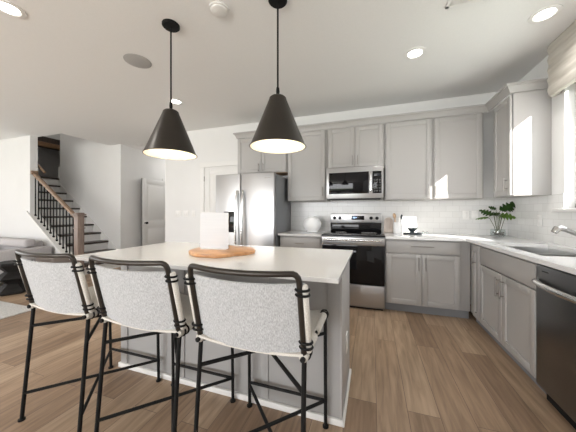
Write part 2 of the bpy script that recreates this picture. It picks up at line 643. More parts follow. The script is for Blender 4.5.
def obox(m, F, u0, u1, d0, d1, z0, z1, bev=.0):
    a, b = F(u0, d0, z0), F(u1, d1, z1)
    return m.box(a[0], b[0], a[1], b[1], a[2], b[2], bev)


def shaker(F, u0, u1, z0, z1, d, rail=.057, t=.02):
    """shaker door; its front plane at depth d, body behind"""
    m = MB()
    obox(m, F, u0 + .004, u1 - .004, d + .009, d + t, z0 + .004, z1 - .004)
    obox(m, F, u0, u0 + rail, d, d + t, z0, z1, .0025)
    obox(m, F, u1 - rail, u1, d, d + t, z0, z1, .0025)
    obox(m, F, u0 + rail - .001, u1 - rail + .001, d, d + t, z1 - rail, z1, .0025)
    obox(m, F, u0 + rail - .001, u1 - rail + .001, d, d + t, z0, z0 + rail, .0025)
    return m


def slab(F, u0, u1, z0, z1, d, t=.02):
    m = MB()
    obox(m, F, u0, u1, d, d + t, z0, z1, .004)
    return m


def bar_handle(F, u, z, d, length, vertical=True):
    m = MB()
    r = .0055
    st = .030
    h = length / 2
    if vertical:
        m.tube([F(u, d - st, z - h), F(u, d - st, z + h)], r)
        for q in (-1, 1):
            m.tube([F(u, d + .001, z + q * (h - .022)), F(u, d - st, z + q * (h - .022))], .0045)
    else:
        m.tube([F(u - h, d - st, z), F(u + h, d - st, z)], r)
        for q in (-1, 1):
            m.tube([F(u + q * (h - .022), d + .001, z), F(u + q * (h - .022), d - st, z)], .0045)
    return m


def cabinet(name, label, F, u0, u1, d0, d1, z0, z1, fronts, toe=False, group=None, bottom=None):
    """fronts: (kind, u0, u1, z0, z1, handle) ; handle = (u, z, length, vertical)"""
    c = F((u0 + u1) / 2, (d0 + d1) / 2, z0)
    t = thing(name, label, 'cabinet', c, group=group)
    body = MB()
    zb = z0 + (.10 if toe else 0)
    obox(body, F, u0, u1, d0 + .026, d1, zb, z1, .0015)
    put('body', body, M['cab'], t, world=True)
    if toe:
        k = MB()
        obox(k, F, u0, u1, d0 + .075, d0 + .095, z0, zb)
        put('toe_kick', k, M['kick'], t, world=True)
    if bottom:
        k = MB()
        obox(k, F, u0 + .002, u1 - .002, d0 + .03, d1, z0 - .004, z0 + .001)
        put('underside', k, bottom, t, world=True, label='unpainted wood underside')
    for kind, a, b, za, zb2, hd in fronts:
        if kind == 'door':
            p = put('door', shaker(F, a, b, za, zb2, d0), M['cab'], t, world=True)
        else:
            p = put('drawer', slab(F, a, b, za, zb2, d0), M['cab'], t, world=True)
        if hd:
            put('handle', bar_handle(F, hd[0], hd[1], d0, hd[2], hd[3]), M['nickel'], p, world=True, label='brushed metal bar handle')
    return t


FS, FW = orient('S'), orient('W')
UD = -.335
ZU, ZT = 1.372, 2.375
G = .002
cabinet('wall_cabinet', 'short grey wall cabinet with two doors above the refrigerator', FS, -3.685, -2.835, UD, -.001, 1.815, 2.39,
        [('door', -3.670, -3.260, 1.825, ZT, (-3.295, 1.90, .13, True)), ('door', -3.254, -2.850, 1.825, ZT, (-3.218, 1.90, .13, True))], bottom=M['cab_in'])
cabinet('wall_cabinet', 'tall grey wall cabinet with one door left of the microwave', FS, -2.831, -2.236, UD, -.001, ZU, 2.39,
        [('door', -2.815, -2.262, ZU + .006, ZT, (-2.292, 1.50, .13, True))])
cabinet('wall_cabinet', 'short grey wall cabinet with two doors directly over the microwave', FS, -2.232, -1.472, UD, -.001, 1.822, 2.39,
        [('door', -2.214, -1.853, 1.832, ZT, (-1.885, 1.92, .13, True)), ('door', -1.847, -1.492, 1.832, ZT, (-1.815, 1.92, .13, True))])
cabinet('wall_cabinet', 'wide tall grey wall cabinet with two doors right of the microwave', FS, -1.468, -.372, UD, -.001, ZU, 2.39,
        [('door', -1.452, -.922, ZU + .006, ZT, (-.957, 1.49, .13, True)), ('door', -.890, -.388, ZU + .006, ZT, (-.855, 1.49, .13, True))])
# corner cabinet on the right wall (u = -Y)
cabinet('wall_cabinet', 'grey wall cabinet on the window wall with a broad sunlit end panel', FW, .372, .802, -.322, -.001, ZU, 2.39,
        [('door', .440, .794, ZU + .006, ZT, (.745, 1.49, .13, True))])
# crown along the tops
pr = [(0, 0), (-.010, 0), (-.012, .018), (-.036, .058), (-.048, .064), (-.048, .083), (0, .083)]
cm = MB()


def crown_run(path, z):
    """sweep the crown profile along a plan path; outward = left normal of the direction"""
    b = bmesh.new()
    rings = []
    n = len(path)
    for i, p in enumerate(path):
        p = Vector((*p, 0))
        d0 = (Vector((*path[i], 0)) - Vector((*path[i - 1], 0))).normalized() if i else None
        d1 = (Vector((*path[i + 1], 0)) - p).normalized() if i < n - 1 else None
        if d0 is None: d0 = d1
        if d1 is None: d1 = d0
        n0, n1 = Vector((d0.y, -d0.x, 0)), Vector((d1.y, -d1.x, 0))
        nn = (n0 + n1)
        nn = nn / max(nn.dot(n0), 1e-4)
        rings.append([b.verts.new(p + nn * (-q[0]) + Vector((0, 0, z + q[1]))) for q in pr])
    for i in range(n - 1):
        for k in range(len(pr)):
            k2 = (k + 1) % len(pr)
            b.faces.new((rings[i][k], rings[i][k2], rings[i + 1][k2], rings[i + 1][k]))
    b.faces.new(rings[0]); b.faces.new(rings[-1])
    bmesh.ops.recalc_face_normals(b, faces=b.faces)
    return b


cm._merge(crown_run([(-3.687, -.003), (-3.687, UD + .018), (-.322, UD + .018), (-.322, -.805), (-.003, -.805)], 2.391))
cr = put('crown_moulding', cm, M['cab'])
tag(cr, 'grey crown moulding running along the tops of the wall cabinets', 'moulding')

# base cabinets
BD = -.612
ZB = .8855
cabinet('base_cabinet', 'grey base cabinet with one drawer left of the range', FS, -2.85, -2.254, BD, -.001, 0, ZB,
        [('drawer', -2.836, -2.270, .715, .862, (-2.553, .788, .13, False)), ('door', -2.836, -2.270, .112, .703, (-2.31, .60, .13, True))], toe=True)
cabinet('base_cabinet', 'grey base cabinet with a wide drawer over two doors right of the range', FS, -1.476, -.591, BD, -.001, 0, ZB,
        [('drawer', -1.462, -.692, .722, .866, (-1.077, .805, .24, False)),
         ('door', -1.462, -1.080, .112, .710, (-1.112, .60, .15, True)), ('door', -1.074, -.692, .112, .710, (-1.04, .60, .15, True))], toe=True)
cabinet('base_cabinet', 'narrow grey base cabinet with one slim door in the counter corner', FW, .591, .888, -.612, -.001, 0, ZB,
        [('door', .718, .882, .112, .866, (.80, .74, .15, True))], toe=True)
cabinet('base_cabinet', 'grey sink base cabinet with a false front over two doors', FW, .892, 1.800, -.612, -.001, 0, .70,
        [('drawer', .902, 1.790, .700, .862, None),
         ('door', .902, 1.343, .112, .688, (1.31, .575, .16, True)), ('door', 1.349, 1.790, .112, .688, (1.382, .575, .16, True))], toe=True)
kb = MB().box(-.59, -.57, -1.80, -.892, .70, .874)
# (rail that carries the sink front)
sb = [o for o in COL.objects if o.get('label', '').startswith('grey sink base')][0]
put('front_rail', kb, M['cab'], sb, world=True)
cabinet('base_cabinet', 'grey base cabinet past the dishwasher along the window wall', FW, 2.412, 2.95, -.612, -.001, 0, ZB,
        [('drawer', 2.425, 2.94, .722, .866, (2.68, .80, .13, False)), ('door', 2.425, 2.94, .112, .710, (2.46, .6, .15, True))], toe=True)

# countertops
CZ0, CZ1 = .886, .914
ct = MB().box(-1.474, 0 - .009, -.648, -.009, CZ0, CZ1, .0025)
# right run with the sink opening: X -.53..-.13, Y -1.72..-.99
SX0, SX1, SY0, SY1 = -.545, -.125, -1.735, -.985
ct = MB()
ct.box(-1.474, -.009, -.648, -.009, CZ0, CZ1)
ct.box(-.648, -.009, SY1, -.648, CZ0, CZ1)
ct.box(-.648, SX0, SY0, SY1, CZ0, CZ1).box(SX1, -.009, SY0, SY1, CZ0, CZ1)
ct.box(-.648, -.009, -2.97, SY0, CZ0, CZ1)
o = put('countertop', ct, M['quartz'], smooth=False)
tag(o, 'white quartz countertop turning the corner beneath the window with sink cut-out', 'countertop')
o = put('countertop', MB().box(-2.862, -2.250, -.648, -.009, CZ0, CZ1, .003), M['quartz'], smooth=False)
tag(o, 'short white quartz countertop between refrigerator and range', 'countertop')

# ------------------------------------------------------------------ sink and faucet
sk = thing('sink', 'stainless steel double bowl sink set into the window counter', 'sink', ((SX0 + SX1) / 2, (SY0 + SY1) / 2, .70))
ymid = -1.40
for ya, yb in ((SY0, ymid - .016), (ymid + .016, SY1)):
    m = MB()
    w = .004
    zb = .705
    m.box(SX0 - .004, SX1 + .004, ya - .002, yb + .002, zb, zb + w)
    m.box(SX0 - .004, SX0, ya - .002, yb + .002, zb, .8855).box(SX1, SX1 + .004, ya - .002, yb + .002, zb, .8855)
    m.box(SX0, SX1, ya - .004, ya, zb, .8855).box(SX0, SX1, yb, yb + .004, zb, .8855)
    b = put('bowl', m, M['sink_steel'], sk, world=True)
    put('drain', MB().lathe([(0, 0), (.045, 0), (.045, .004), (.036, .004), (.032, .001), (0, .001)], ((SX0 + SX1) / 2 + .02, (ya + yb) / 2, zb + w), 24), M['chrome'], b, world=True)
put('divider', MB().box(SX0, SX1, ymid - .016, ymid + .016, .78, .884, .008), M['sink_steel'], sk, world=True)

fx, fy = -.075, -1.405
fa = thing('faucet', 'brushed nickel kitchen faucet with slanted pull-out spout behind the sink', 'faucet', (fx, fy, .9145))
put('base', MB().lathe([(0, 0), (.032, 0), (.032, .008), (.026, .014), (.024, .09), (.022, .115), (0, .118)], (0, 0, 0), 28), M['chrome'], fa)
put('spout', MB().tube([(-.004, 0, .078), (-.05, 0, .100), (-.11, 0, .130), (-.165, .0, .158)], [.019, .018, .016, .016], 16), M['chrome'], fa)
put('spray_head', MB().tube([(-.162, 0, .158), (-.195, 0, .170), (-.215, 0, .164), (-.232, 0, .136)], [.018, .022, .024, .020], 16), M['chrome'], fa)
put('lever', MB().tube([(0, 0, .115), (0, -.004, .135), (.0, .05, .170), (.0, .085, .185)], [.018, .014, .008, .007], 12), M['chrome'], fa)

# ------------------------------------------------------------------ refrigerator
FX0, FX1 = -3.80, -2.875
fr = thing('refrigerator', 'stainless steel side-by-side refrigerator beside the pantry door', 'refrigerator', ((FX0 + FX1) / 2, -.4, 0))
put('cabinet_body', MB().box(FX0 + .005, FX1, -.662, -.02, .02, 1.735, .006), M['steel_side'], fr, world=True, label='plain grey side casing')
put('base_grille', MB().box(FX0 + .01, FX1 - .01, -.655, -.64, 0, .09), M['black'], fr, world=True)
XS = -3.385
d1 = put('left_door', MB().box(FX0, XS - .004, -.745, -.665, .095, 1.752, .012, 3), M['steel'], fr, world=True)
d2 = put('right_door', MB().box(XS + .004, FX1, -.745, -.665, .095, 1.752, .012, 3), M['steel'], fr, world=True)
for xx, par in ((XS - .045, d1), (XS + .045, d2)):
    sgn = -1 if xx < XS else 1
    pts = []
    for k in range(17):
        a = k / 16
        pts.append((xx + sgn * .004 * math.sin(a * PI), -.755 - .055 * math.sin(a * PI) ** .55, .42 + a * 1.09))
    put('handle', MB().tube(pts, .0175, 14), M['bright_steel'], par, world=True)
dsp = put('dispenser', MB().box(-3.655, -3.475, -.7485, -.744, .92, 1.215, .002), M['blackglass'], d1, world=True)
put('badge', MB().box(-3.02, -2.93, -.7465, -.744, 1.672, 1.680), M['nickel'], d2, world=True)

# ------------------------------------------------------------------ range
RX0, RX1 = -2.244, -1.482
rg = thing('range', 'stainless steel electric range with black oven door between the counters', 'range', ((RX0 + RX1) / 2, -.35, 0))
put('body', MB().box(RX0, RX1, -.620, -.03, .02, .905, .003), M['steel_side'], rg, world=True)
put('foot_rail', MB().box(RX0 + .02, RX1 - .02, -.60, -.58, 0, .05), M['black'], rg, world=True)
ckt = put('cooktop', MB().box(RX0 - .002, RX1 + .002, -.660, -.075, .905, .922, .004), M['blackglass'], rg, world=True)
for cx_, cy_, r_ in ((-2.05, -.50, .10), (-1.67, -.50, .085), (-2.05, -.23, .075), (-1.67, -.23, .10)):
    put('burner_ring', MB().lathe([(r_ - .003, 0), (r_, 0), (r_, .0006), (r_ - .003, .0006)], (cx_, cy_, .9222), 36, close=True), M['greyplastic'], ckt, world=True)
bg = put('backguard', MB().prism([(-.075, .92), (-.03, .92), (-.012, 1.19), (-.035, 1.19)], RX0 + .02, RX1 - .02, 'x', .003).box(RX0 + .02, RX1 - .02, -.08, -.012, 1.055, 1.19, .006), M['steel'], rg, world=True)
put('black_band', MB().box(RX0 + .02, RX1 - .02, -.084, -.03, .922, 1.052, .003), M['blackglass'], bg, world=True)
put('display', MB().box(-1.915, -1.735, -.0825, -.078, 1.095, 1.155, .001), M['blackglass'], bg, world=True)
put('clock_digits', MB().box(-1.895, -1.86, -.0835, -.082, 1.118, 1.14).box(-1.855, -1.84, -.0835, -.082, 1.125, 1.135), M['display'], bg, world=True)
for x in (-2.165, -2.085, -1.640, -1.560):
    put('knob', MB().lathe([(0, .030), (.019, .028), (.022, .004), (.024, 0), (0, 0)], (x, -.08, 1.122), 24, mtx=Matrix.Rotation(R(90), 4, 'X')), M['black'], rg, world=True)
od = put('oven_door', MB().box(RX0 + .003, RX1 - .003, -.660, -.622, .315, .893, .005), M['blackglass'], rg, world=True)
put('top_trim', MB().box(RX0 + .003, RX1 - .003, -.667, -.64, .795, .893, .005), M['steel'], od, world=True)
put('window', MB().box(RX0 + .12, RX1 - .12, -.6615, -.659, .40, .73, .001), M['blackglass'], od, world=True)
hm = MB().tube([(RX0 + .03, -.708, .862), (RX1 - .03, -.708, .862)], .0135, 16)
for x in (RX0 + .06, RX1 - .06):
    hm.box(x - .014, x + .014, -.708, -.665, .852, .872, .003)
put('handle', hm, M['bright_steel'], od, world=True)
put('storage_drawer', MB().box(RX0 + .003, RX1 - .003, -.658, -.622, .045, .308, .005), M['steel'], rg, world=True)

# ------------------------------------------------------------------ microwave
mw = thing('microwave', 'stainless over-the-range microwave hanging above the range', 'microwave', (-1.852, -.2, 1.39))
mx0, mx1 = -2.228, -1.488
put('body', MB().box(mx0, mx1, -.385, -.01, 1.392, 1.815, .004), M['steel_side'], mw, world=True)
md = put('door', MB().box(mx0, mx1, -.415, -.386, 1.392, 1.815, .005), M['steel'], mw, world=True)
put('glass', MB().box(mx0 + .035, -1.667, -.418, -.414, 1.455, 1.745, .002), M['blackglass'], md, world=True)
cp = put('control_panel', MB().box(-1.622, mx1 - .022, -.418, -.414, 1.455, 1.745, .002), M['blackglass'], mw, world=True)
kp = MB()
for i in range(3):
    for j in range(5):
        kp.box(-1.608 + i * .033, -1.588 + i * .033, -.4192, -.4178, 1.475 + j * .036, 1.497 + j * .036, .001)
put('keypad', kp, mat('key_grey', (.06, .06, .06), .5), cp, world=True)
put('display', MB().box(-1.606, -1.522, -.4192, -.4178, 1.68, 1.715, .001), mat('display_dim', (.02, .025, .03), .2), cp, world=True)
put('handle', MB().tube([(-1.645, -.418, 1.485), (-1.645, -.448, 1.495), (-1.645, -.452, 1.60), (-1.645, -.448, 1.705), (-1.645, -.418, 1.715)], .015, 14), M['chrome'], md, world=True)
put('vent_grille', MB().box(mx0 + .03, mx1 - .03, -.36, -.05, 1.386, 1.392), M['black'], mw, world=True)

# ------------------------------------------------------------------ dishwasher
dw = thing('dishwasher', 'dark stainless steel dishwasher right of the sink cabinet', 'dishwasher', (-.32, -2.106, 0))
put('tub', MB().box(-.575, -.02, -2.402, -1.808, .10, .872), M['steel_side'], dw, world=True)
put('toe_panel', MB().box(-.56, -.54, -2.402, -1.808, 0, .10), M['black'], dw, world=True)
dd = put('door', MB().box(-.615, -.577, -2.403, -1.807, .095, .866, .006), M['steel_dark'], dw, world=True)
pts = []
for k in range(21):
    a = k / 20
    pts.append((-.620 - .05 * math.sin(a * PI) ** .45, -1.832 - a * .548, .765))
put('handle', MB().tube(pts, [.019] * 21, 14), M['bright_steel'], dd, world=True)
put('badge', MB().box(-.6165, -.614, -2.26, -2.20, .155, .163), M['nickel'], dd, world=True)
put('vent_mark', MB().box(-.6162, -.614, -1.93, -1.87, .832, .838), M['black'], dd, world=True)

# ------------------------------------------------------------------ island
IX0, IX1, IY0, IY1 = -3.49, -1.80, -2.428, -1.945
isl = thing('kitchen_island', 'grey panelled kitchen island standing under the two pendant lights', 'island', ((IX0 + IX1) / 2, (IY0 + IY1) / 2, 0))
put('body', MB().box(IX0, IX1, IY0, IY1, 0, .896, .002), M['island'], isl, world=True)
for x0, x1 in ((IX0, IX0 + .07), (-2.93, -2.88), (-2.29, -2.24), (IX1 - .07, IX1)):
    put('batten', MB().box(x0, x1, IY0 - .008, IY0, .036, .8955, .002), M['island'], isl, world=True)
put('end_panel', MB().box(IX1, IX1 + .012, IY0 - .012, IY1, .0, .896, .002), M['cab'], isl, world=True)
bb = MB().box(IX0 - .012, IX1 + .024, IY0 - .020, IY0 - .0001, 0, .036, .004).box(IX1 + .0121, IX1 + .026, IY0 - .020, IY1, 0, .036, .004).box(IX0 - .014, IX0 - .0001, IY0 - .020, IY1, 0, .036, .004)
put('base_trim', bb, M['trim'], isl, world=True, label='white base trim')
put('outlet', MB().box(IX1 + .012, IX1 + .018, -2.235, -2.165, .30, .415, .002), M['white'], isl, world=True)
o = put('island_countertop', MB().box(-3.495, -1.764, -2.785, -1.92, .8962, .918, .003), M['quartz'], smooth=False)
tag(o, 'large white quartz island top overhanging towards the stools', 'countertop')


# ------------------------------------------------------------------ stools
def arc(p0, c, p1, n=5):
    """rounded corner from p0 to p1"""
    p0, c, p1 = Vector(p0), Vector(c), Vector(p1)
    return [tuple((1 - t) ** 2 * p0 + 2 * t * (1 - t) * c + t * t * p1) for t in [k / n for k in range(n + 1)]]


def make_stool(loc, label, group):
    t = thing('bar_stool', label, 'stool', loc, group=group)
    hw, yf, yr, zs, rr = .237, .238, -.212, .650, .0098
    # two front legs
    for s in (-1, 1):
        lg = put('leg', MB().tube([(s * hw, yf + .012, .006), (s * hw, yf, zs - .02)], rr), M['black'], t)
        put('glide', MB().lathe([(0, 0), (.017, 0), (.017, .008), (0, .010)], (s * hw, yf + .012, 0), 14), M['black'], lg)
    for s in (-1, 1):
        lg = put('leg', MB().tube([(s * (hw + .005), yr - .055, .006), (s * hw, yr - .005, zs - .03), (s * hw, yr - .004, zs)], rr), M['black'], t)
        put('glide', MB().lathe([(0, 0), (.017, 0), (.017, .008), (0, .010)], (s * (hw + .005), yr - .055, 0), 14), M['black'], lg)
    # back hoop: posts and bowed top rail in one bar
    zt = .985

    def rail(u):        # u -1..1
        return (u * (hw + .0), yr - .078 - .045 * (1 - u * u), zt - .004 * (1 - u * u))
    pts = [(-hw, yr - .004, zs - .012), (-hw, yr - .038, .80), (-hw, yr - .066, .925)]
    pts += arc((-hw, yr - .069, .94), (-hw - .002, yr - .078, zt + .004), rail(-.86))
    for k in range(1, 16):
        pts.append(rail(-.86 + 1.72 * k / 16))
    pts += arc(rail(.86), (hw + .002, yr - .078, zt + .004), (hw, yr - .069, .94))
    pts += [(hw, yr - .066, .925), (hw, yr - .038, .80), (hw, yr - .004, zs - .012)]
    put('back_frame', MB().tube(pts, .0115, 12), M['bronze'], t)
    # seat frame: side rails joined front and back
    sf = MB()
    for s in (-1, 1):
        sf.tube([(s * hw, yr - .03, zs - .002), (s * hw, yf + .012, zs)], .0105, 10)
    sf.tube([(-hw, yf - .02, zs - .045), (-hw * .5, yf - .02, zs - .062), (hw * .5, yf - .02, zs - .062), (hw, yf - .02, zs - .045)], .008, 8)
    put('seat_frame', sf, M['black'], t)
    # stretchers: front and rear foot rails, crossed braces low and high
    zl, zh = .150, .530
    yl = yr - .042
    put('foot_rail', MB().tube([(-hw, yf + .009, zl), (hw, yf + .009, zl)], .009), M['black'], t)
    put('brace', MB().tube([(-hw, yl, zl), (hw, yf + .009, zl)], .009), M['black'], t)
    put('brace', MB().tube([(hw, yl, zl - .014), (-hw, yf + .009, zl - .014)], .009), M['black'], t)
    put('brace', MB().tube([(-hw, yr - .012, zh), (hw, yf + .003, zh)], .009), M['black'], t)
    put('brace', MB().tube([(hw, yr - .012, zh - .016), (-hw, yf + .003, zh - .016)], .009), M['black'], t)

    # back panel
    def post_y(z):
        return yr - .004 - (z - zs) * (.066 / (.925 - zs))

    ext = .252

    def bp(u, v):
        x = -ext + 2 * ext * u
        z = .652 + v * (.936 - .652)
        q = 1 - min(1, abs(x) / ext) ** 2
        y = post_y(z) + .014 - .032 * q
        z += .010 * (1 - q) * (v) - .004 * q * (1 - v)
        return (x, y, z), (-2 * x * .058 / ext ** 2 * 1.0, -1, -.28)
    bpo = put('back_panel', MB().grid(bp, 28, 6, .009), M['stool_fabric'], t)
    # rolled side sleeves outside the posts, with their black straps
    for s in (-1, 1):
        sl = MB()
        xs = s * (hw + .018)
        sl.tube([(xs, post_y(.668) + .010, .668), (xs, post_y(.674) + .010, .674), (xs, post_y(.80) + .010, .80), (xs, post_y(.936) + .010, .936), (xs, post_y(.942) + .010, .942)],
                [.009, .0125, .0125, .0125, .009], 12)
        so = put('sleeve', sl, M['seat_fabric'], bpo)
        for z in (.690, .712, .905, .925):
            c = Vector((s * (hw + .009), post_y(z) + .006, z))
            ring = []
            for k in range(18):
                a = 2 * PI * k / 18
                ring.append((c.x + .0245 * math.cos(a), c.y + .0205 * math.sin(a), c.z))
            put('strap', MB().tube(ring, .0048, 6, closed=True), M['black'], bpo)

    # seat sling
    def sp(u, v):
        x = -hw + 2 * hw * u
        y = yr - .022 + v * (yf - yr + .018)
        q = 1 - (x / hw) ** 2
        return (x, y, zs + .012 - .018 * q - .012 * q * v), (-2 * x * .030 / hw ** 2, 0, 1)
    spo = put('seat_sling', MB().grid(sp, 24, 8, .010), M['seat_fabric'], t)
    for s in (-1, 1):
        xs = s * hw
        sl = MB()
        for a, b in ((yr - .020, -.045), (-.010, yf - .006)):
            sl.tube([(xs, a, zs), (xs, a + .006, zs), (xs, b - .006, zs), (xs, b, zs)], [.013, .0185, .0185, .013], 14)
        put('sleeve', sl, M['seat_fabric'], spo)
        for y in (yr + .012, yr + .034, yf - .028, yf - .05):
            ring = [(xs + .0205 * math.cos(2 * PI * k / 16), y, zs + .0205 * math.sin(2 * PI * k / 16)) for k in range(16)]
            put('strap', MB().tube(ring, .0045, 6, closed=True), M['black'], spo)
    return t


GS = 'sling bar stools along the island'
s1 = make_stool((-3.310, -2.722, 0), 'leftmost grey canvas bar stool, nearest the stairs and white rug', GS)
s2 = dup(s1, (-2.705, -2.722, 0), 'middle grey canvas bar stool with black frame at the island')
s3 = dup(s1, (-2.112, -2.722, 0), 'rightmost grey canvas bar stool at the end of the island nearest the range')


# ------------------------------------------------------------------ pendants
def make_pendant(loc, label):
    t = thing('pendant_light', label, 'light', loc, group='cone pendant lights over the island')
    put('canopy', MB().lathe([(0, 0), (.068, 0), (.068, -.012), (.060, -.020), (.012, -.026), (0, -.026)], (0, 0, 0), 36), M['black'], t)
    ro = put('rod', MB().tube([(0, 0, -.02), (0, 0, -.675)], .0065, 12), M['black'], t)
    put('swivel', MB().lathe([(0, .03), (.010, .028), (.013, .0), (.010, -.03), (0, -.032)], (0, 0, -.665), 16), M['black'], ro)
    zt, zb = -.703, -1.066
    sh = MB().lathe([(0, zt), (.050, zt - .001), (.060, zt - .010), (.064, zt - .025), (.196, zb + .012), (.204, zb + .002), (.204, zb),
                     (.200, zb), (.192, zb + .012), (.060, zt - .028), (0, zt - .024)], (0, 0, 0), 56)
    so = put('shade', sh, M['bronze'], t)
    put('lining', MB().lathe([(.0585, zt - .032), (.1985, zb + .0005), (.1965, zb + .0005), (.0565, zt - .034)], (0, 0, 0), 56, close=True), M['shade_in'], so, label='cream inner lining')
    put('bulb', MB().lathe([(0, -.13), (.018, -.126), (.03, -.105), (.03, -.085), (.016, -.05), (.013, -.02), (0, -.02)], (0, 0, zt), 20), M['bulb'], t)
    d = bpy.data.lights.new('pendant_glow', 'POINT')
    d.energy = 3.2
    d.color = (1.0, .90, .74)
    d.shadow_soft_size = .03
    lo = bpy.data.objects.new('pendant_glow', d)
    COL.objects.link(lo)
    lo.parent = t
    lo.location = (0, 0, zt - .19)
    return t


p1 = make_pendant((-3.190, -2.235, H), 'dark bronze cone pendant light, the left one over the island')
p2 = dup(p1, (-2.272, -2.185, H), 'dark bronze cone pendant light, the right one over the island')

# ------------------------------------------------------------------ ceiling fittings
first = None
for (x, y), lb in (((-.360, -1.400), 'round recessed ceiling light beside the window shade'),
                   ((-1.235, -1.195), 'round recessed ceiling light above the range aisle'),
                   ((-4.20, -1.09), 'round recessed ceiling light beyond the left pendant'),
                   ((-4.22, -2.76), 'round recessed ceiling light at the far left over the living area')):
    if first is None:
        first = thing('recessed_light', lb, 'light', (x, y, H), group='recessed ceiling lights')
        put('trim_ring', MB().lathe([(.062, 0), (.095, 0), (.095, -.006), (.070, -.009), (.062, -.004)], (0, 0, 0), 40, close=True), M['white'], first)
        put('lens', MB().lathe([(0, -.001), (.0625, -.001), (.0625, -.004), (0, -.004)], (0, 0, 0), 36), M['lens'], first)
        d = bpy.data.lights.new('downlight', 'SPOT')
        d.energy = 34
        d.spot_size = R(140)
        d.spot_blend = .8
        d.color = (1, .97, .93)
        d.shadow_soft_size = .06
        lo = bpy.data.objects.new('downlight', d)
        COL.objects.link(lo)
        lo.parent = first
        lo.location = (0, 0, -.012)
    else:
        dup(first, (x, y, H), lb)
sp = thing('ceiling_speaker', 'flat round grey speaker grille flush in the ceiling', 'speaker', (-3.885, -1.95, H))
put('grille', MB().lathe([(0, -.004), (.115, -.004), (.125, -.001), (.125, 0), (0, 0)], (0, 0, 0), 40), M['greyplastic'], sp)
sd = thing('smoke_detector', 'white round smoke detector on the ceiling between the pendants', 'smoke detector', (-2.725, -2.245, H))
put('base', MB().lathe([(0, 0), (.072, 0), (.072, -.010), (0, -.010)], (0, 0, 0), 36), M['white'], sd)
put('cover', MB().lathe([(0, -.022), (.048, -.021), (.058, -.017), (.062, -.010), (0, -.010)], (0, 0, 0), 36), M['white'], sd)


def vent(loc, w, d, label):
    t = thing('ceiling_vent', label, 'vent', loc)
    put('frame', MB().box(-w / 2, w / 2, -d / 2, -d / 2 + .02, -.008, 0).box(-w / 2, w / 2, d / 2 - .02, d / 2, -.008, 0)
        .box(-w / 2, -w / 2 + .02, -d / 2, d / 2, -.008, 0).box(w / 2 - .02, w / 2, -d / 2, d / 2, -.008, 0), M['white'], t)
    m = MB()
    n = 8
    for k in range(n):
        y = -d / 2 + .025 + (d - .05) * k / (n - 1)
        m.box(-w / 2 + .02, w / 2 - .02, y - .003, y + .003, -.007, 0)
    put('louvres', m, M['white'], t)
    put('backing', MB().box(-w / 2 + .02, w / 2 - .02, -d / 2 + .02, d / 2 - .02, -.0015, -.0002), M['black'], t)


vent((-.975, -1.775, H), .26, .13, 'white slotted air vent in the ceiling above the kitchen aisle')
vent((-6.55, .45, H), .36, .2, 'white slotted air vent in the ceiling at the hall entrance')

# ------------------------------------------------------------------ window shade
rs = thing('roman_shade', 'beige linen roman shade pulled up at the sink window', 'window shade', (-.06, -1.6, 2.26))
ya, yb = -2.45, -.928
put('front_cloth', MB().grid(lambda u, v: ((-.085 - .010 * math.sin(v * 5 * PI) ** 2, ya + (yb - ya) * u, H - .004 - v * (.455 + .012 * math.sin(u * 9))), (-1, 0, 0)), 24, 24, .010), M['shade_cloth'], rs, world=True)
put('side_return', MB().prism([(-.001, 2.735), (-.085, 2.735), (-.09, 2.285), (-.075, 2.262), (-.045, 2.262), (-.001, 2.285)], yb - .006, yb, 'y'), M['shade_cloth'], rs, world=True)
put('bottom_fold', MB().tube([(-.068, ya, 2.290), (-.068, (ya + yb) / 2, 2.285), (-.068, yb - .002, 2.286)], .020, 14), M['shade_cloth'], rs, world=True)


# ------------------------------------------------------------------ small wall plates
def plate(name, label, cat, face, a, z, w=.072, h=.115, kind='switch', group=None):
    if face == 'back':
        t = thing(name, label, cat, (a, -.001 if a < -3 else -.009, z), group=group)
        rz = 0
    else:
        t = thing(name, label, cat, (-.009, a, z), group=group)
        t.rotation_euler = (0, 0, R(-90))
    put('cover_plate', MB().box(-w / 2, w / 2, -.006, 0, -h / 2, h / 2, .002), M['white'], t)
    if kind == 'switch':
        n = max(1, int(w / .045) - 0) if w > .1 else 1
        for k in range(n):
            x = (k - (n - 1) / 2) * .046
            put('rocker', MB().box(x - .016, x + .016, -.010, -.006, -.032, .032, .002), M['trim'], t)
    else:
        for q in (-1, 1):
            put('socket', MB().box(-.017, .017, -.009, -.006, q * .026 - .016, q * .026 + .016, .004), M['trim'], t)


plate('light_switch', 'white wall switch plate, left of the three by the pantry door', 'switch', 'back', -5.155, 1.18, w=.118, group='wall plates by the pantry door')
plate('light_switch', 'white wall switch plate, middle of the three by the pantry door', 'switch', 'back', -4.98, 1.18, w=.118, group='wall plates by the pantry door')
plate('light_switch', 'narrow white wall plate, nearest the pantry door casing', 'switch', 'back', -4.80, 1.18, w=.072, group='wall plates by the pantry door')
plate('outlet', 'white outlet on the tile behind the plant, nearer the range', 'outlet', 'back', -.46, 1.17, kind='outlet', group='backsplash outlets')
plate('outlet', 'white outlet on the tile right behind the plant leaves', 'outlet', 'back', -.36, 1.17, kind='outlet', group='backsplash outlets')
plate('outlet', 'white outlet on the window wall tile between plant and faucet', 'outlet', 'right', -.648, 1.12, kind='outlet')

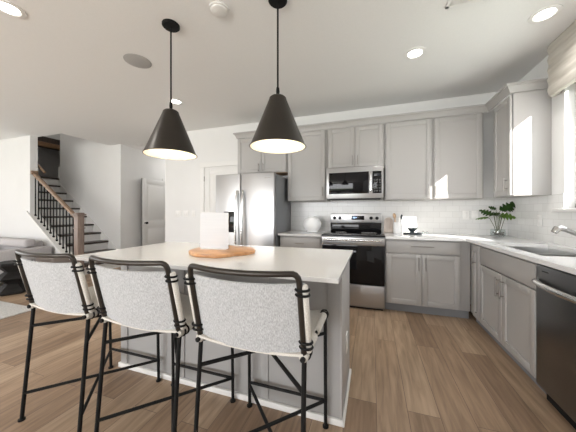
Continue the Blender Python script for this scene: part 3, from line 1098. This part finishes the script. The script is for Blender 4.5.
# ------------------------------------------------------------------ things on the island
bx, by = -2.640, -2.330
poly = []
for k in range(72):
    a = 2 * PI * k / 72
    r = .232 + .006 * math.sin(3 * a + .5) + .004 * math.sin(7 * a + 1)
    da = (a - R(292) + PI) % (2 * PI) - PI
    r += .026 * math.exp(-(da / .20) ** 2)
    r -= .020 * math.exp(-((da - .55) / .16) ** 2)
    poly.append((bx + r * math.cos(a), by + r * .92 * math.sin(a)))
o = put('serving_board', MB().prism(poly, .9185, .940, 'z', .004), M['board_wood'])
tag(o, 'round live-edge wooden serving board on the white island top', 'serving board')
sg = thing('sign_holder', 'blank white sheet standing upright on the round wooden board', 'sign', (-2.705, -2.33, .9405), R(12))
put('sheet', MB().box(-.105, .105, -.004, 0, .006, .262), M['paper'], sg)
put('foot', MB().box(-.095, .095, -.030, .030, 0, .005, .002), M['white'], sg)

# ------------------------------------------------------------------ things on the counters
vz = thing('vase', 'round ribbed white ceramic vase on the counter left of the range', 'vase', (-2.455, -.30, .9145))
prof = [(0, 0), (.058, 0), (.075, .006)]
for k in range(1, 30):
    a = k / 30
    ang = -PI / 2 + .55 + a * (PI - .55 - .50)
    prof.append((.130 * math.cos(ang), .118 + .112 * math.sin(ang)))
prof += [(.046, .220), (.046, .228), (.051, .233), (.047, .236), (.040, .230), (.040, .215), (0, .19)]
put('vessel_body', MB().lathe(prof, (0, 0, 0), 56), M['ceramic'], vz)
rb = MB()
for k in range(1, 9):
    ang = -1.0 + k * .24
    rr_ = .1305 * math.cos(ang)
    z_ = .118 + .1125 * math.sin(ang)
    rb.tube([(rr_ * math.cos(2 * PI * j / 48), rr_ * math.sin(2 * PI * j / 48), z_) for j in range(48)], .0016, 6, closed=True)
put('ribs', rb, M['ceramic'], vz)

# cutting board leaning against the backsplash
cb = MB()
pl = []
for k in range(24):
    a = PI * k / 23
    pl.append((.062 * math.cos(a), .155 + .062 * math.sin(a)))
pl += [(-.062, .0), (.062, .0)]
cb.prism(pl, -.009, .009, 'y', .003)
cb.bm.transform(Matrix.Rotation(R(-10), 4, 'X'))
o = put('cutting_board', cb, M['cutting_wood'])
o.location = (-1.405, -.066, .9165)
tag(o, 'taupe round-topped cutting board leaning on the tile beside the range', 'cutting board')

cx_, cy_ = -1.290, -.105
ck = thing('utensil_crock', 'white ribbed ceramic crock standing right of the range', 'crock', (cx_, cy_, .9145))
put('pot', MB().lathe([(0, 0), (.050, 0), (.053, .004), (.053, .15), (.050, .155), (.046, .152), (.046, .010), (0, .010)], (0, 0, 0), 48), M['ceramic'], ck)
rb = MB()
for k in range(22):
    a = 2 * PI * k / 22
    rb.tube([(.0535 * math.cos(a), .0535 * math.sin(a), .006), (.0535 * math.cos(a), .0535 * math.sin(a), .148)], .0032, 6)
put('flutes', rb, M['ceramic'], ck)


def spoon(base, top, label, dark=False):
    b, t_ = Vector(base), Vector(top)
    d = (t_ - b).normalized()
    m = MB().tube([b, b + (t_ - b) * .72], [.0042, .0046], 8)
    e = b + (t_ - b) * .70
    m.tube([e, e + d * .018, e + d * .04, e + d * .062, e + d * .075], [.005, .012, .017, .013, .004], 10)
    o_ = put('wooden_spoon' if not dark else 'serving_utensil', m, M['slate'] if dark else M['spoon_wood'])
    return tag(o_, label, 'utensil', 'utensils in the white crock')


zc = .9145
spoon((cx_ - .024, cy_ - .018, zc + .014), (cx_ - .056, cy_ - .022, zc + .285), 'pale wooden spoon leaning furthest left in the white crock')
spoon((cx_ - .005, cy_ + .022, zc + .016), (cx_ - .040, cy_ + .04, zc + .285), 'wooden spoon standing second from the left in the white crock')
spoon((cx_ + .022, cy_ - .01, zc + .016), (cx_ + .05, cy_ + .0, zc + .26), 'dark slim utensil leaning right in the white crock', True)

o = put('slate_board', MB().box(-1.225, -1.015, -.245, -.115, .9146, .936, .003), M['slate'])
tag(o, 'black rectangular slate board on the counter under the small bowl', 'board')
bw = MB().lathe([(0, 0), (.028, 0), (.028, .010), (.030, .014), (.050, .034), (.060, .060), (.056, .062), (.046, .038), (.024, .018), (0, .016)], (0, 0, 0), 36)
o = put('small_bowl', bw, M['slate'])
o.location = (-1.120, -.18, .9365)
tag(o, 'small dark footed bowl sitting on the black slate board', 'bowl')
first = None
for x, lb in ((-.985, 'tiny glass shaker beside the slate board, the nearer to it'), (-.940, 'tiny glass shaker beside the slate board, the one towards the plant')):
    if first is None:
        first = thing('glass_shaker', lb, 'shaker', (x, -.17, .9146), group='glass shakers')
        put('jar', MB().lathe([(0, 0), (.014, 0), (.015, .003), (.013, .036), (.011, .036), (.013, .004), (0, .004)], (0, 0, 0), 20), M['vessel'], first)
        put('cap', MB().lathe([(0, .046), (.010, .044), (.0135, .037), (0, .036)], (0, 0, 0), 20), M['nickel'], first)
    else:
        dup(first, (x, -.17, .9146), lb)

# ------------------------------------------------------------------ plant
px_, py_ = -.185, -.195
pt = thing('potted_plant', 'leafy green plant cuttings in a clear glass bowl in the counter corner', 'plant', (px_, py_, .9146))
put('glass_bowl', MB().lathe([(0, 0), (.058, 0), (.070, .008), (.077, .04), (.068, .088), (.065, .088), (.074, .04), (.067, .010), (0, .006)], (0, 0, 0), 40), M['vessel'], pt)
pb = MB()
rnd = random.Random(3)
for k in range(46):
    a, q = rnd.uniform(0, 2 * PI), rnd.uniform(0, .054)
    r_ = rnd.uniform(.009, .014)
    pb.lathe([(0, -r_ * .7), (r_ * .8, -r_ * .45), (r_, 0), (r_ * .8, r_ * .45), (0, r_ * .7)],
             (q * math.cos(a), q * math.sin(a), .016 + r_ * .3 + rnd.uniform(0, .030)), 8)
put('pebbles', pb, M['soil'], pt)


def leaf(base, tip, width, lobes, droop, matl, roll=0.0):
    """deeply lobed leaf blade from base to tip, with a fold along its midrib"""
    B, T = Vector(base), Vector(tip)
    ax = (T - B)
    Ln = ax.length
    ax.normalize()
    side = ax.cross(Vector((0, 0, 1))).normalized()
    side = (Matrix.Rotation(roll, 3, ax) @ side)
    nrm = side.cross(ax).normalized()
    if nrm.z < 0:
        nrm = -nrm
    b = bmesh.new()
    n = lobes * 6
    mid_t, mid_b, edge = [], [], {1: [], -1: []}

    def P(s, w, sgn):
        fwd = w * .35
        return B + ax * (s * Ln + fwd * (1 - s)) + side * sgn * w + nrm * (-droop * s * s * Ln - .22 * w)
    for i in range(n + 1):
        s = i / n
        env = math.sin(PI * min(1, s * .92 + .08)) ** .7 * (1 - .35 * s)
        f = .5 + .5 * math.cos(2 * PI * s * lobes)
        w = width * env * (.32 + .68 * (1 - f) ** .6)
        if i == n:
            w = .001
        mid_t.append(b.verts.new(P(s, 0, 1)))
        for sg in (1, -1):
            edge[sg].append(b.verts.new(P(s, w, sg)))
    for i in range(n):
        for sg in (1, -1):
            vs = (mid_t[i], mid_t[i + 1], edge[sg][i + 1], edge[sg][i])
            b.faces.new(vs if sg == 1 else tuple(reversed(vs)))
    geom = bmesh.ops.solidify(b, geom=list(b.faces), thickness=.0012)
    m = MB()
    m._merge(b)
    return m


rt = Vector((0, 0, .03))
LV = [  # base (stalk top), tip, width, lobes, droop, bright, roll
    ((-.085, .00, .205), (-.215, -.03, .225), .045, 4, .22, True, .5),
    ((-.030, .02, .235), (-.165, .01, .310), .052, 5, .08, False, .9),
    ((-.030, .03, .235), (.045, .06, .275), .045, 4, .1, False, .8),
    ((.020, .00, .235), (.150, -.03, .235), .062, 4, .25, True, .9),
    ((.020, .01, .290), (.190, .02, .390), .070, 5, .05, False, 1.0),
    ((.060, .03, .300), (.190, .055, .330), .050, 5, .10, False, .9),
    ((.000, .03, .300), (-.060, .06, .345), .040, 4, .10, False, .8),
    ((.035, -.02, .225), (-.030, -.07, .235), .050, 4, .25, True, .8),
    ((.120, .035, .335), (.235, .045, .425), .045, 5, .02, False, 1.0),
]
for bs, tp, wd, lb_, dr_, br_, rl in LV:
    bs = tuple(q * 1.1 for q in bs)
    tp = (tp[0] * 1.15, tp[1] * 1.1, tp[2] * 1.06)
    wd *= 1.15
    lf = put('leaf', leaf(bs, tp, wd, lb_, dr_, None, rl), M['leaf_light'] if br_ else M['leaf'], pt)
    b0 = Vector(bs)
    st = MB().tube([Vector((b0.x * .15, b0.y * .2, .018)), Vector((b0.x * .35, b0.y * .5, .11)), b0 * .85 + Vector((0, 0, .02)), b0 + (Vector(tp) - b0) * .12], [.0035, .003, .0026, .0015], 8)
    put('stalk', st, M['stem'], lf)

# ------------------------------------------------------------------ staircase
stc = thing('staircase', 'open staircase with dark treads and white risers rising to the left', 'staircase', (-7.1, -.2, 0))
TR = []
for k in range(1, 12):
    xn = -7.61 - .2395 * (k - 4)          # nosing
    z = .1875 * k
    x_end = xn - .2395 - .02
    y0_, y1_ = (-.655, .234)
    if k == 11:
        x_end = -9.188
        xn = -9.07 - .02
    put('tread', MB().box(x_end, xn + .028, y0_, y1_, z - .040, z, .006), M['dark_tread'], stc, world=True)
    put('riser', MB().box(xn - .018, xn, y0_, y1_, z - .1875, z - .040), M['trim'], stc, world=True)
put('skirt_board', MB().prism([(-6.98, .0), (-6.98, .30), (-9.07, 1.945), (-9.07, 2.36), (-9.12, 2.36), (-9.12, 1.6), (-7.2, 0)], .236, .249, 'y'), M['trim'], stc, world=True)
# treads of the landing go back towards the upper flight
struct('floor_landing', MB().box(-10.6, -9.19, -.68, 1.30, 2.03, 2.0625), M['dark_tread'])
bm_ = thing('wood_beam', 'brown wooden beam crossing high up in the stairwell', 'beam', (-9.8, .9, 2.8))
put('beam', MB().box(-9.92, -9.80, -.67, 1.29, 2.94, 3.06, .006), M['beam_wood'], bm_, world=True)
put('dark_soffit', MB().box(-10.59, -9.80, -.67, 1.29, 3.062, 3.20), M['dark_tread'], bm_, world=True)  # dark slab added to cover the wall above the beam

rl = thing('stair_railing', 'oak stair handrail with square newel post and thin black balusters', 'railing', (-6.735, -.745, 0))
nx, ny = -6.735, -.745
nw = MB().box(nx - .055, nx + .055, ny - .055, ny + .055, 0, 1.155, .004)
nw.box(nx - .067, nx + .067, ny - .067, ny + .067, .905, .925, .004).box(nx - .066, nx + .066, ny - .066, ny + .066, 1.13, 1.15, .004)
nw.box(nx - .078, nx + .078, ny - .078, ny + .078, 1.155, 1.178, .005).box(nx - .06, nx + .06, ny - .06, ny + .06, 1.178, 1.20, .012)
put('newel_post', nw, M['newel_wood'], rl, world=True)
m_ = (1.98 - 1.10) / (8.06 - 6.79)
RZ = lambda x: 1.10 + (-6.79 - x) * m_
hr = MB().prism([(-6.79, RZ(-6.79) - .03), (-6.79, RZ(-6.79) + .035), (-8.09, RZ(-8.09) + .035), (-8.09, RZ(-8.09) - .03)], ny - .03, ny + .03, 'y', .008)
put('handrail', hr, M['rail_wood'], rl, world=True)
put('end_block', MB().box(-8.11, -8.03, ny - .05, ny + .05, RZ(-8.07) - .02, RZ(-8.07) + .052, .005), M['rail_wood'], rl, world=True)
SZ = lambda x: .242 + (-6.80 - x) * (.99 / 1.35)
nb = 13
for k in range(nb):
    x = -6.90 - k * (8.02 - 6.90) / (nb - 1)
    b_ = put('baluster', MB().box(x - .0075, x + .0075, ny - .0075, ny + .0075, SZ(x) - .004, RZ(x) - .028, .001), M['black'], rl, world=True)
    put('shoe', MB().box(x - .015, x + .015, ny - .015, ny + .015, SZ(x) - .006, SZ(x) + .028, .004), M['black'], b_, world=True)
lamp('hall_ceiling_light', 'POINT', (-6.2, 1.9, 2.45), 16, (1, .98, .95), shadow_soft_size=.15)  # fill lamp added to brighten the hall walls
lamp('landing_ceiling_light', 'POINT', (-8.9, -.2, 4.3), 16, (1, .96, .9), shadow_soft_size=.12)  # unseen lamp added to lift the dark upper landing
wr = thing('wall_handrail', 'short oak handrail continuing up behind the stair wall', 'handrail', (-8.6, -.6, 2.2))
put('rail', MB().tube([(-8.02, -.60, 2.03), (-8.9, -.60, 2.70)], .024, 12), M['rail_wood'], wr, world=True)
put('bracket', MB().tube([(-8.3, -.60, 2.22), (-8.3, -.679, 2.18)], .008, 8), M['black'], wr, world=True)

# ------------------------------------------------------------------ living area
rg2 = put('rug', MB().box(-9.4, -5.58, -4.2, -1.92, .0005, .014, .004), M['rug'])
tag(rg2, 'large white rug on the wood floor of the living area', 'rug')
sf = thing('sofa', 'grey fabric sofa against the wall beneath the stairs', 'sofa', (-8.4, -1.3, 0))


def cushion(m, x0, x1, y0, y1, z0, z1, r=.04):
    return m.box(x0, x1, y0, y1, z0, z1, r, 4)


put('base', cushion(MB(), -9.6, -7.53, -1.76, -.86, .06, .36, .03), M['sofa'], sf, world=True)
put('arm', cushion(MB(), -7.52, -7.28, -1.78, -.86, .06, .575, .03), M['sofa'], sf, world=True)
put('arm', cushion(MB(), -9.84, -9.61, -1.78, -.86, .06, .575, .03), M['sofa'], sf, world=True)
put('backrest', cushion(MB(), -9.6, -7.53, -1.02, -.86, .36, .67, .03), M['sofa'], sf, world=True)
for a, b in ((-9.595, -8.57), (-8.56, -7.535)):
    put('seat_cushion', cushion(MB(), a, b, -1.77, -1.03, .362, .49, .035), M['sofa'], sf, world=True)
    put('back_cushion', cushion(MB(), a, b + (.13 if b > -8 else 0), -1.20, -1.025, .58 if b > -8 else .495, .725, .05), M['sofa'], sf, world=True)
for x in (-9.7, -7.4):
    for y in (-1.68, -.95):
        put('foot', MB().box(x - .03, x + .03, y - .03, y + .03, 0, .06), M['black'], sf, world=True)
ot = thing('ottoman', 'low taupe ottoman between the sofa and the stair railing', 'ottoman', (-7.0, -1.0, 0))
put('cushion', cushion(MB(), -7.22, -6.76, -1.14, -.84, .10, .44, .03), M['leather'], ot, world=True)
put('foot', MB().box(-7.18, -6.80, -1.10, -.88, 0, .10), M['black'], ot, world=True)
tb = thing('side_table', 'dark zigzag drum side table in front of the grey sofa arm', 'side table', (-6.76, -1.62, 0))
put('drum', MB().lathe([(0, 0), (.19, 0), (.225, .02), (.225, .045), (.10, .14), (.10, .15), (.205, .225), (.205, .24), (.10, .315), (.10, .325), (.205, .43), (.205, .462), (0, .462)], (0, 0, 0), 6), M['accordion'], tb, smooth=False)
